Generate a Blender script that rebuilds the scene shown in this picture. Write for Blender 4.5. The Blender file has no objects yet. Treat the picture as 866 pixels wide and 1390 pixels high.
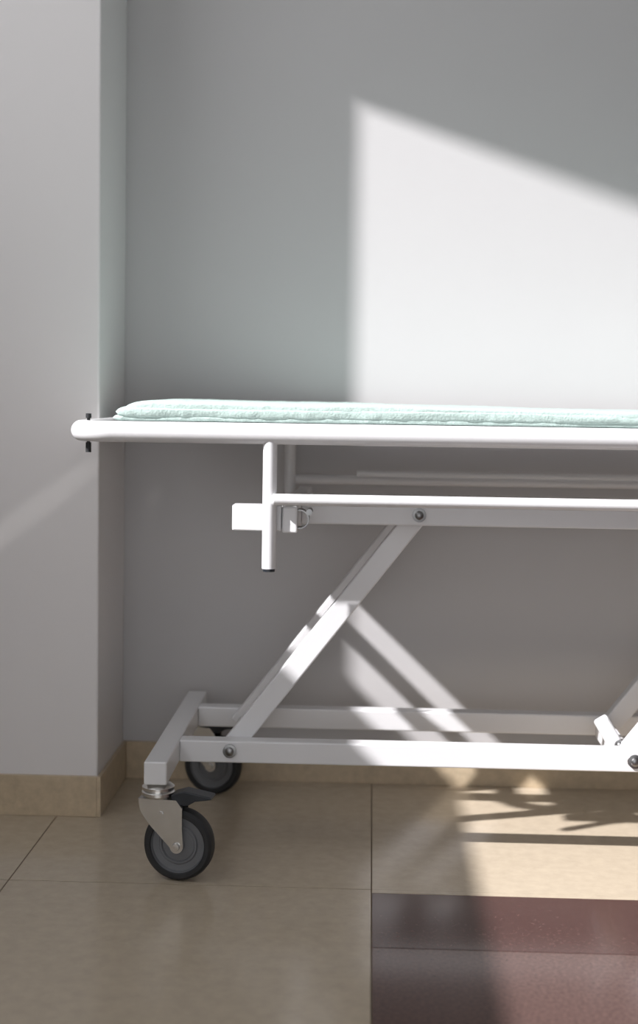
import bpy, bmesh, math
from mathutils import Vector, Matrix, noise

scene = bpy.context.scene
scene.view_settings.view_transform = 'Standard'
scene.view_settings.look = 'None'

# ------------------------------------------------------------ materials
def mat(name, col, rough=0.5, metal=0.0, nscale=0, namp=0.0, bump=0.0, bscale=200, spec=0.5, stretch=None):
    m = bpy.data.materials.new(name); m.use_nodes = True
    nt = m.node_tree; b = nt.nodes['Principled BSDF']
    b.inputs['Base Color'].default_value = (*col, 1)
    b.inputs['Roughness'].default_value = rough
    b.inputs['Metallic'].default_value = metal
    b.inputs['Specular IOR Level'].default_value = spec
    tc = nt.nodes.new('ShaderNodeTexCoord')
    src = tc.outputs['Object']
    if stretch:
        mp = nt.nodes.new('ShaderNodeMapping'); mp.inputs['Scale'].default_value = stretch
        nt.links.new(src, mp.inputs['Vector']); src = mp.outputs['Vector']
    if nscale:
        n = nt.nodes.new('ShaderNodeTexNoise'); n.inputs['Scale'].default_value = nscale
        n.inputs['Detail'].default_value = 6; n.inputs['Roughness'].default_value = 0.65
        nt.links.new(src, n.inputs['Vector'])
        r = nt.nodes.new('ShaderNodeValToRGB')
        r.color_ramp.elements[0].position = 0.3; r.color_ramp.elements[1].position = 0.7
        r.color_ramp.elements[0].color = (*[c*(1-namp) for c in col], 1)
        r.color_ramp.elements[1].color = (*[min(1, c*(1+namp)) for c in col], 1)
        nt.links.new(n.outputs['Fac'], r.inputs['Fac'])
        nt.links.new(r.outputs['Color'], b.inputs['Base Color'])
    if bump:
        n2 = nt.nodes.new('ShaderNodeTexNoise'); n2.inputs['Scale'].default_value = bscale
        n2.inputs['Detail'].default_value = 4
        nt.links.new(src, n2.inputs['Vector'])
        bp = nt.nodes.new('ShaderNodeBump'); bp.inputs['Strength'].default_value = bump
        bp.inputs['Distance'].default_value = 0.002
        nt.links.new(n2.outputs['Fac'], bp.inputs['Height'])
        nt.links.new(bp.outputs['Normal'], b.inputs['Normal'])
    return m

M_wall   = mat('wall_paint_grey', (0.515, 0.506, 0.508), 0.55, nscale=3, namp=0.012, bump=0.04, bscale=120)
M_col    = mat('wall_paint_brightened', (0.765, 0.745, 0.74), 0.45, nscale=3, namp=0.012, bump=0.04, bscale=120)  # lighter than the back wall; stronger light on the column put into colour
M_ceil   = mat('ceiling_paint', (0.6, 0.6, 0.6), 0.8, nscale=3, namp=0.02)
M_base   = mat('stone_skirting', (0.52, 0.42, 0.29), 0.3, nscale=45, namp=0.14)
M_tile   = mat('beige_tile', (0.52, 0.44, 0.335), 0.17, nscale=38, namp=0.07)
M_grout  = mat('grout', (0.16, 0.12, 0.08), 0.9, nscale=60, namp=0.1)
M_dark   = mat('brown_granite_tile', (0.078, 0.038, 0.034), 0.18, nscale=160, namp=0.40)
M_pink   = mat('pinkish_granite_tile', (0.11, 0.066, 0.058), 0.18, nscale=160, namp=0.35)
M_white  = mat('white_powder_coat', (0.75, 0.75, 0.76), 0.28, nscale=12, namp=0.015, bump=0.05, bscale=600)
M_sheet  = mat('platform_laminate', (0.60, 0.60, 0.59), 0.5, nscale=15, namp=0.03)
M_steel  = mat('zinc_steel', (0.68, 0.67, 0.65), 0.26, metal=1.0, nscale=30, namp=0.08)
M_bolt   = mat('dark_steel_bolt', (0.25, 0.25, 0.25), 0.35, metal=1.0, nscale=80, namp=0.1)
M_rubber = mat('black_rubber', (0.018, 0.019, 0.021), 0.55, nscale=50, namp=0.15)
M_hub    = mat('grey_plastic_hub', (0.15, 0.155, 0.165), 0.4, nscale=40, namp=0.06)
M_blackp = mat('black_plastic', (0.02, 0.024, 0.03), 0.35, nscale=50, namp=0.1)
M_pad    = mat('mint_fleece_pad', (0.45, 0.565, 0.53), 0.9, nscale=170, namp=0.12, bump=0.6, bscale=260, spec=0.15)

# ------------------------------------------------------------ helpers
def finish(bm, name, mats, parent=None, smooth=False, bevel=0, auto=35):
    me = bpy.data.meshes.new(name)
    bmesh.ops.recalc_face_normals(bm, faces=bm.faces)
    bm.to_mesh(me); bm.free()
    ob = bpy.data.objects.new(name, me)
    for m in (mats if isinstance(mats, (list, tuple)) else [mats]): me.materials.append(m)
    scene.collection.objects.link(ob)
    if parent: ob.parent = parent
    if smooth:
        for p in me.polygons: p.use_smooth = True
        me.set_sharp_from_angle(angle=math.radians(auto))
    if bevel:
        b = ob.modifiers.new('bevel', 'BEVEL'); b.width = bevel; b.segments = 3; b.limit_method = 'ANGLE'
        b.harden_normals = False
    return ob

def add_box(bm, x0, x1, y0, y1, z0, z1, mi=0):
    vs = [bm.verts.new(p) for p in ((x0,y0,z0),(x1,y0,z0),(x1,y1,z0),(x0,y1,z0),(x0,y0,z1),(x1,y0,z1),(x1,y1,z1),(x0,y1,z1))]
    for f in ((0,3,2,1),(4,5,6,7),(0,1,5,4),(1,2,6,5),(2,3,7,6),(3,0,4,7)):
        fc = bm.faces.new([vs[i] for i in f]); fc.material_index = mi

def box(name, x0, x1, y0, y1, z0, z1, m, parent=None, bevel=0):
    bm = bmesh.new(); add_box(bm, x0, x1, y0, y1, z0, z1)
    return finish(bm, name, m, parent, bevel=bevel)

def extrude_poly(bm, pts, axis, a0, a1, mi=0):
    def P(p, a):
        return {'x': (a, p[0], p[1]), 'y': (p[0], a, p[1]), 'z': (p[0], p[1], a)}[axis]
    A = [bm.verts.new(P(p, a0)) for p in pts]; B = [bm.verts.new(P(p, a1)) for p in pts]
    f = bm.faces.new(A); f.material_index = mi
    f = bm.faces.new(B[::-1]); f.material_index = mi
    n = len(pts)
    for i in range(n):
        f = bm.faces.new((A[i], B[i], B[(i+1) % n], A[(i+1) % n])); f.material_index = mi

def add_tube(bm, pts, r, n=20, closed=False, caps=True, mi=0):
    pts = [Vector(p) for p in pts]; N = len(pts); rings = []
    up = Vector((0, 0, 1))
    for i, p in enumerate(pts):
        if closed: t = (pts[(i+1) % N] - pts[i-1]).normalized()
        else: t = (pts[min(i+1, N-1)] - pts[max(i-1, 0)]).normalized()
        u = up if abs(t.dot(up)) < 0.95 else Vector((0, 1, 0))
        a = t.cross(u).normalized(); b = a.cross(t).normalized()
        rings.append([bm.verts.new(p + a*math.cos(2*math.pi*k/n)*r + b*math.sin(2*math.pi*k/n)*r) for k in range(n)])
    M = N if closed else N-1
    for i in range(M):
        A, B = rings[i], rings[(i+1) % N]
        for k in range(n):
            f = bm.faces.new((A[k], A[(k+1) % n], B[(k+1) % n], B[k])); f.material_index = mi
    if not closed and caps:
        for R in (rings[0], rings[-1]):
            f = bm.faces.new(R); f.material_index = mi

def tube(name, pts, r, m, parent=None, closed=False, n=24, bevel=0):
    bm = bmesh.new(); add_tube(bm, pts, r, n, closed)
    return finish(bm, name, m, parent, smooth=True, bevel=bevel, auto=50)

def beam(name, p0, p1, w, y0, y1, m, parent, ext=0.0, bevel=0.003):
    d = Vector((p1[0]-p0[0], p1[1]-p0[1])).normalized(); nrm = Vector((-d.y, d.x))*w/2
    a = Vector(p0)-d*ext; b = Vector(p1)+d*ext
    bm = bmesh.new()
    extrude_poly(bm, [tuple(a+nrm), tuple(b+nrm), tuple(b-nrm), tuple(a-nrm)], 'y', y0, y1)
    return finish(bm, name, m, parent, bevel=bevel)

def add_lathe_y(bm, prof, cx, cy, cz, n=56, mi=0, mis=None):
    rings = []
    for r, y in prof:
        if r < 1e-6: rings.append([bm.verts.new((cx, cy+y, cz))])
        else: rings.append([bm.verts.new((cx+r*math.cos(2*math.pi*k/n), cy+y, cz+r*math.sin(2*math.pi*k/n))) for k in range(n)])
    for i in range(len(rings)-1):
        A, B = rings[i], rings[i+1]
        for k in range(n):
            k2 = (k+1) % n
            if len(A) == 1 and len(B) == 1: continue
            if len(A) == 1: f = bm.faces.new((A[0], B[k2], B[k]))
            elif len(B) == 1: f = bm.faces.new((A[k], A[k2], B[0]))
            else: f = bm.faces.new((A[k], A[k2], B[k2], B[k]))
            f.material_index = mis[i] if mis else mi

def empty(name, loc=(0, 0, 0)):
    e = bpy.data.objects.new(name, None); e.location = loc; e.empty_display_size = 0.1
    scene.collection.objects.link(e); return e

# ------------------------------------------------------------ room
WY = 3.035; CX = -0.538; CY = 2.745; LX = -1.20; LT = 0.06; RX = 3.0; H = 3.3; FY = -1.8
box('wall_back', LX, RX+0.1, WY, WY+0.12, 0, H, M_wall)
box('wall_column', LX, CX, CY, WY, 0, H, M_col, bevel=0.004)
box('wall_right', RX, RX+0.1, FY, WY, 0, H, M_wall)
box('ceiling', LX-LT, RX+0.1, FY, WY+0.12, H, H+0.1, M_ceil)
# unseen wall added behind the camera, its opening keeps fill off the upper right
bm = bmesh.new()
add_box(bm, 1.1, RX+0.1, FY-0.12, FY, 0, H)
add_box(bm, LX-LT, 1.1, FY-0.12, FY, 2.3, H)
finish(bm, 'fill_shaping_wall', M_wall)

bm = bmesh.new()
sill, yf, yn = 1.342, 2.347, 0.545
zs, yt, zt = 2.611, 1.870, 3.099
extrude_poly(bm, [(FY, 0), (WY+0.12, 0), (WY+0.12, sill), (FY, sill)], 'x', LX-LT, LX)
extrude_poly(bm, [(yf, sill), (WY+0.12, sill), (WY+0.12, H), (yf, H)], 'x', LX-LT, LX)
extrude_poly(bm, [(FY, sill), (yn, sill), (yn, H), (FY, H)], 'x', LX-LT, LX)
extrude_poly(bm, [(yn, zt), (yt, zt), (yf, zs), (yf, H), (yn, H)], 'x', LX-LT, LX)  # unseen window head, slanted to give the sun patch its sloping top edge
finish(bm, 'wall_left', M_col)
bm = bmesh.new()
xo0, xo1 = LX-LT-0.02, LX-LT
add_box(bm, xo0, xo1, yn-0.05, yf+0.05, sill-0.05, sill)
add_box(bm, xo0, xo1, yf, yf+0.05, sill, zs)
add_box(bm, xo0, xo1, yn-0.05, yn, sill, zt)
add_box(bm, xo0, xo1, yn-0.05, yt, zt, zt+0.05)
extrude_poly(bm, [(yt, zt), (yf, zs), (yf+0.05, zs), (yf+0.05, zs+0.02), (yt, zt+0.05)], 'x', xo0, xo1)
finish(bm, 'window_1', M_white)

BH = 0.082; BT = 0.008
box('baseboard_back', CX+BT, RX, WY-BT, WY, 0, BH, M_base, bevel=0.0012)
box('baseboard_column_side', CX, CX+BT, CY-BT, WY, 0, BH, M_base, bevel=0.0012)
box('baseboard_column_front', LX, CX, CY-BT, CY, 0, BH, M_base, bevel=0.0012)

bm = bmesh.new()
add_box(bm, LX-LT, RX+0.1, FY, WY+0.12, -0.08, -0.0012, 1)
T = 0.63; g = 0.0012; gx0 = 0.012; gy0 = 2.366
def tile(x0, x1, y0, y1, mi):
    x0 = max(x0, LX); x1 = min(x1, RX); y0 = max(y0, FY); y1 = min(y1, WY)
    if x1-x0 < 0.01 or y1-y0 < 0.01: return
    add_box(bm, x0+g, x1-g, y0+g, y1-g, -0.0012, 0.0, mi)
for i in range(-3, 6):
    for j in range(-8, 3):
        x0 = gx0+i*T; y0 = gy0+j*T
        if i >= 0 and j < 0: continue
        tile(x0, x0+T, y0, y0+T, 0)
for i in range(0, 6):
    x0 = gx0+i*T
    tile(x0, x0+T, 2.350, gy0+g*1.5, 0)
    tile(x0, x0+T, 2.112, 2.350, 2)
    for j in range(8):
        tile(x0, x0+T, 2.112-(j+1)*T, 2.112-j*T, 3)
finish(bm, 'floor', [M_tile, M_grout, M_dark, M_pink])

# ------------------------------------------------------------ gurney
G = empty('hospital_gurney', (0.4, 2.68, 0))
ZS = 1.0196
GP = Matrix.Translation(-Vector((0.4, 2.68, 0))) @ Matrix.Diagonal((1, 1, ZS, 1))
parts = []
def reg(ob):
    parts.append(ob); return ob

def rrect(x0, x1, y0, y1, z, r, n=10):
    pts = []
    for cx, cy, a0 in ((x1-r, y1-r, 0), (x0+r, y1-r, 90), (x0+r, y0+r, 180), (x1-r, y0+r, 270)):
        for k in range(n+1):
            a = math.radians(a0+90*k/n); pts.append((cx+r*math.cos(a), cy+r*math.sin(a), z))
    return pts
reg(tube('top_frame_tube', rrect(-0.513, 1.40, 2.397, 2.990, 0.766, 0.065), 0.0178, M_white, closed=True, n=28))
reg(box('platform_board', -0.405, 1.375, 2.402, 2.985, 0.770, 0.782, M_sheet, bevel=0.002))
bm = bmesh.new()
add_tube(bm, [(-0.500, 2.455, 0.728), (-0.500, 2.455, 0.745)], 0.005, 14)
add_tube(bm, [(-0.500, 2.455, 0.787), (-0.500, 2.455, 0.795)], 0.005, 14)
add_tube(bm, [(-0.500, 2.455, 0.742), (-0.500, 2.455, 0.790)], 0.003, 10)
reg(finish(bm, 'corner_bumper_pin', M_rubber, smooth=True))

for s, yp, yr, zb in (('near', 2.397, 2.386, 0.538), ('far', 2.985, 2.996, 0.60)):
    for k, xp in enumerate((-0.174, 1.10)):
        bm = bmesh.new()
        add_tube(bm, [(xp, yp, 0.755), (xp, yp, zb)], 0.0122, 22)
        add_tube(bm, [(xp, yp, zb+0.001), (xp, yp, zb-0.005)], 0.0105, 22, mi=1)
        reg(finish(bm, f'{s}_rail_post_{k+1}', [M_white, M_blackp], smooth=True))
    bm = bmesh.new()
    add_tube(bm, [(-0.168, yr, 0.656), (1.11, yr, 0.656)], 0.0098, 20)
    reg(finish(bm, f'{s}_side_rail', M_white, smooth=True, bevel=0.003))

reg(box('end_socket_tube', -0.240, -0.154, 2.411, 2.453, 0.600, 0.644, M_white, bevel=0.003))
reg(box('upper_cross_tube_1', -0.1525, -0.126, 2.404, 2.973, 0.598, 0.643, M_white, bevel=0.003))
reg(box('upper_cross_tube_2', 1.06, 1.10, 2.411, 2.972, 0.600, 0.637, M_white, bevel=0.003))
reg(box('upper_beam_near', -0.126, 1.06, 2.530, 2.562, 0.603, 0.637, M_white, bevel=0.003))
reg(box('upper_beam_far', -0.126, 1.06, 2.812, 2.844, 0.603, 0.637, M_white, bevel=0.003))
reg(tube('release_rod', [(-0.03, 2.90, 0.675), (1.06, 2.90, 0.675)], 0.006, M_white))
for k, xx in enumerate((0.70, 1.05)):
    reg(box(f'rod_hanger_{k+1}', xx-0.004, xx+0.004, 2.894, 2.906, 0.668, 0.772, M_white))
bm = bmesh.new()
add_lathe_y(bm, [(0.0145, 0.030), (0.0145, -0.004), (0.0165, -0.004), (0.0165, 0.030), (0.0145, 0.030)], -0.123, 2.418, 0.621, n=36)
add_tube(bm, [(-0.106, 2.405, 0.634), (-0.106, 2.44, 0.634)], 0.0055, 12)
reg(finish(bm, 'tube_clamp', M_bolt, smooth=True))

def bolt(name, x, y, z, r=0.011, out=-1, m=M_bolt):
    bm = bmesh.new()
    add_lathe_y(bm, [(0, out*0.008), (r*0.45, out*0.0075), (r*0.62, out*0.006), (r*0.62, out*0.003), (r, out*0.0025), (r, 0.0), (0, 0)], x, y, z, n=28)
    reg(finish(bm, name, m, smooth=True))

P0 = (-0.252, 0.187); P1 = (0.088, 0.620)
off = 0.735
for k, dx in enumerate((0, off)):
    a = (P0[0]+dx, P0[1]); b = (P1[0]+dx, P1[1])
    reg(beam(f'lift_arm_near_{k+1}', a, b, 0.038, 2.571, 2.600, M_white, None, ext=0.012))
    reg(beam(f'lift_arm_far_{k+1}', a, b, 0.038, 2.782, 2.811, M_white, None, ext=0.012))
    for (q, nm) in ((a, 'lower'), (b, 'upper')):
        reg(tube(f'{nm}_pivot_axle_{k+1}', [(q[0], 2.533, q[1]), (q[0], 2.838, q[1])], 0.009, M_steel))
bolt('pivot_bolt_1', P0[0], 2.5335, 0.189, 0.0125)
bolt('pivot_bolt_2', P1[0], 2.5285, 0.622, 0.0125)
bolt('pivot_bolt_3', P0[0]+off+0.005, 2.5335, 0.187, 0.0125)
reg(beam('cylinder_bracket', (0.440, 0.240), (0.478, 0.178), 0.028, 2.601, 2.625, M_white, None, bevel=0.006, ext=0.008))
bolt('bracket_bolt', 0.472, 2.600, 0.200, 0.010)
reg(box('cylinder_cross_tube', 0.455, 0.49, 2.601, 2.782, 0.172, 0.200, M_white, bevel=0.003))

reg(box('base_end_bar_1', -0.385, -0.345, 2.375, 2.965, 0.167, 0.207, M_white, bevel=0.003))
reg(box('base_end_bar_2', 1.14, 1.18, 2.375, 2.965, 0.167, 0.207, M_white, bevel=0.003))
reg(box('base_rail_near', -0.345, 1.14, 2.5345, 2.570, 0.167, 0.207, M_white, bevel=0.003))
reg(box('base_rail_far', -0.345, 1.14, 2.812, 2.848, 0.167, 0.207, M_white, bevel=0.003))

def caster(idx, x, y, rot, brake=True):
    R = Matrix.Translation((x, y, 0)) @ Matrix.Rotation(rot, 4, 'Z')
    r = 0.0625; w = 0.016; ax = 0.039
    bm = bmesh.new()
    prof = [(0, -0.011), (0.010, -0.011), (0.012, -0.008), (0.028, -0.007), (0.030, -0.010), (0.033, -0.010), (0.035, -0.007),
            (0.046, -0.008), (0.048, -0.014), (0.050, -w), (0.056, -w), (0.0605, -0.012), (r, -0.005), (r, 0.005), (0.0605, 0.012), (0.056, w), (0.050, w),
            (0.048, 0.014), (0.046, 0.008), (0.035, 0.007), (0.033, 0.010), (0.030, 0.010), (0.028, 0.007), (0.012, 0.008), (0.010, 0.011), (0, 0.011)]
    mis = [1]*8 + [0]*8 + [1]*9
    add_lathe_y(bm, prof, ax, 0, r, n=72, mis=mis)
    bm.transform(R); reg(finish(bm, f'caster_{idx}_wheel', [M_rubber, M_hub], smooth=True, auto=30))
    bm = bmesh.new()
    cz = r; cr = 0.012
    arc = [(ax+cr*math.cos(math.radians(a)), cz+cr*math.sin(math.radians(a))) for a in range(10, -171, -20)]
    poly = [(0.038, 0.142), (0.049, 0.128), (0.049, 0.095)] + arc + [(0.010, 0.078), (-0.010, 0.098), (-0.026, 0.120), (-0.030, 0.142)]
    extrude_poly(bm, poly, 'y', -0.0215, -0.0185)
    extrude_poly(bm, poly, 'y', 0.0185, 0.0215)
    extrude_poly(bm, [(-0.030, -0.0185), (0.038, -0.0185), (0.038, 0.0185), (-0.030, 0.0185)], 'z', 0.1385, 0.142)
    add_lathe_y(bm, [(0, -0.027), (0.006, -0.0265), (0.007, -0.024), (0.007, 0.024), (0.006, 0.0265), (0, 0.027)], ax, 0, cz, n=20)
    add_lathe_y(bm, [(0, -0.0235), (0.004, -0.023), (0.0045, -0.0215)], 0.012, 0, 0.118, n=16)
    bm.transform(R); reg(finish(bm, f'caster_{idx}_fork', M_steel, smooth=True, auto=25))
    bm = bmesh.new()
    pr = [(0, 0), (0.026, 0), (0.029, 0.004), (0.029, 0.009), (0.0265, 0.011), (0.0285, 0.014), (0.0285, 0.018), (0.022, 0.023), (0.012, 0.025), (0, 0.025)]
    add_lathe_y(bm, pr, 0, 0, 0, n=40)
    bm.transform(R @ Matrix.Translation((0, 0, 0.142)) @ Matrix.Rotation(math.radians(90), 4, 'X'))
    reg(finish(bm, f'caster_{idx}_swivel_head', M_steel, smooth=True, auto=30))
    if brake:
        bm = bmesh.new()
        extrude_poly(bm, [(0.028, 0.150), (0.050, 0.157), (0.098, 0.149), (0.100, 0.145), (0.070, 0.140), (0.055, 0.131), (0.040, 0.133), (0.028, 0.141)], 'y', -0.017, 0.017)
        bm.transform(R); reg(finish(bm, f'caster_{idx}_brake_pedal', M_blackp, bevel=0.002))
caster(1, -0.363, 2.400, math.radians(-8))
caster(2, -0.363, 2.935, math.radians(-14))
caster(3, 1.16, 2.400, math.radians(5))
caster(4, 1.16, 2.935, math.radians(-4))

for ob in parts:
    ob.data.transform(GP); ob.parent = G

# ------------------------------------------------------------ pad on the gurney
def pad_layer(bm, x0, x1, y0, y1, zb, zt, nx, seed, drop=0.0, er=0.018, ez=0.55):
    m = 48; rings = []
    for i in range(nx+1):
        t = i/nx
        t = t*t*0.35+t*0.65
        x = x0+(x1-x0)*t
        de = min(x-x0, x1-x); e = 1.0
        if de < er: e = math.sqrt(max(0.0, 1-(1-de/er)**2))*0.84+0.16
        h = (zt-zb)*(1-drop*min(1, max(0, (t-0.05)*2.2)))
        ring = []
        for k in range(m):
            a = 2*math.pi*k/m; c, s = math.cos(a), math.sin(a)
            yy = math.copysign(abs(c)**0.09, c); zz = math.copysign(abs(s)**ez, s)
            y = (y0+y1)/2+yy*(y1-y0)/2*(0.985+0.015*e)
            z = zb+h*0.5+zz*h*0.5*e
            up = max(0, (z-zb)/h)
            n1 = noise.noise(Vector((x*5+seed, y*4, seed)))
            n2 = noise.noise(Vector((x*26+seed, y*18, z*60)))
            n3 = noise.noise(Vector((x*70+seed, y*30, z*90)))
            z += up*(0.0026*n1+0.0009*n2+0.0006*n3)
            y += 0.002*noise.noise(Vector((x*9, seed, z*70)))+0.0012*n2+0.001*n3
            xx = x + 0.008*noise.noise(Vector((y*12, seed, 3)))*(1 if t < 0.03 else 0.1)
            ring.append(bm.verts.new((xx, y, z)))
        rings.append(ring)
    for i in range(nx):
        A, B = rings[i], rings[i+1]
        for k in range(m): bm.faces.new((A[k], A[(k+1) % m], B[(k+1) % m], B[k]))
    bm.faces.new(rings[0]); bm.faces.new(rings[-1])
bm = bmesh.new()
b0 = 0.7835*ZS
pad_layer(bm, -0.447, 1.36, 2.400, 2.985, b0, b0+0.012, 420, 1.3, ez=0.4)
pad_layer(bm, -0.442, 1.355, 2.397, 2.985, b0+0.005, b0+0.027, 420, 4.1, drop=0.1, er=0.03, ez=0.4)
pad_layer(bm, -0.425, 1.35, 2.399, 2.982, b0+0.008, b0+0.0375, 420, 7.7, drop=0.30, er=0.05, ez=0.4)
pad = finish(bm, 'mattress_pad', M_pad, smooth=True, auto=60)

# ------------------------------------------------------------ light
d = Vector((1.69, 1.0, -1.62)).normalized()
sl = bpy.data.lights.new('sun', 'SUN'); sl.energy = 8.3; sl.angle = math.radians(0.95); sl.color = (1.0, 0.972, 0.985)
so = bpy.data.objects.new('sun', sl); so.rotation_euler = d.to_track_quat('-Z', 'Y').to_euler()
so.location = (-4, 0, 5); scene.collection.objects.link(so)
# added narrow spot without a known source, imitates the oblique streak on the column
tgt = Vector((-0.685, CY, 0.600)); src = Vector((-0.95, 0.30, 1.55))
zax = (src-tgt).normalized(); sx = Vector((0.80, 0, 0.60)); xax = (sx-zax*sx.dot(zax)).normalized(); yax = zax.cross(xax)
spl = bpy.data.lights.new('streak_helper_spot', 'SPOT'); spl.energy = 20; spl.spot_size = math.radians(13); spl.spot_blend = 1.0
spl.shadow_soft_size = 0.004; spl.color = (1, 0.97, 0.95)
sp = bpy.data.objects.new('streak_helper_spot', spl); scene.collection.objects.link(sp)
M3 = Matrix((xax, yax, zax)).transposed().to_4x4()
sp.matrix_world = Matrix.Translation(src) @ M3 @ Matrix.Diagonal((1, 0.10, 1, 1))

w = bpy.data.worlds.new('sky'); scene.world = w; w.use_nodes = True
bg = w.node_tree.nodes['Background']; bg.inputs[0].default_value = (0.96, 0.97, 1.0, 1); bg.inputs[1].default_value = 2.0

# ------------------------------------------------------------ camera
cam = bpy.data.cameras.new('camera'); co = bpy.data.objects.new('camera', cam); scene.collection.objects.link(co)
F = 1900.0
cam.sensor_fit = 'HORIZONTAL'; cam.sensor_width = 24.0; cam.lens = F/866*24
cam.shift_y = -45/866
cam.clip_start = 0.05
cam.dof.use_dof = True; cam.dof.focus_distance = 2.45; cam.dof.aperture_fstop = 2.4
pitch = math.atan(111/F)
co.matrix_world = Matrix.Translation((0, 0, 0.845)) @ Matrix.Rotation(0.0373, 4, 'Z') @ Matrix.Rotation(math.pi/2-pitch, 4, 'X') @ Matrix.Rotation(0.0140, 4, 'Z')
scene.camera = co
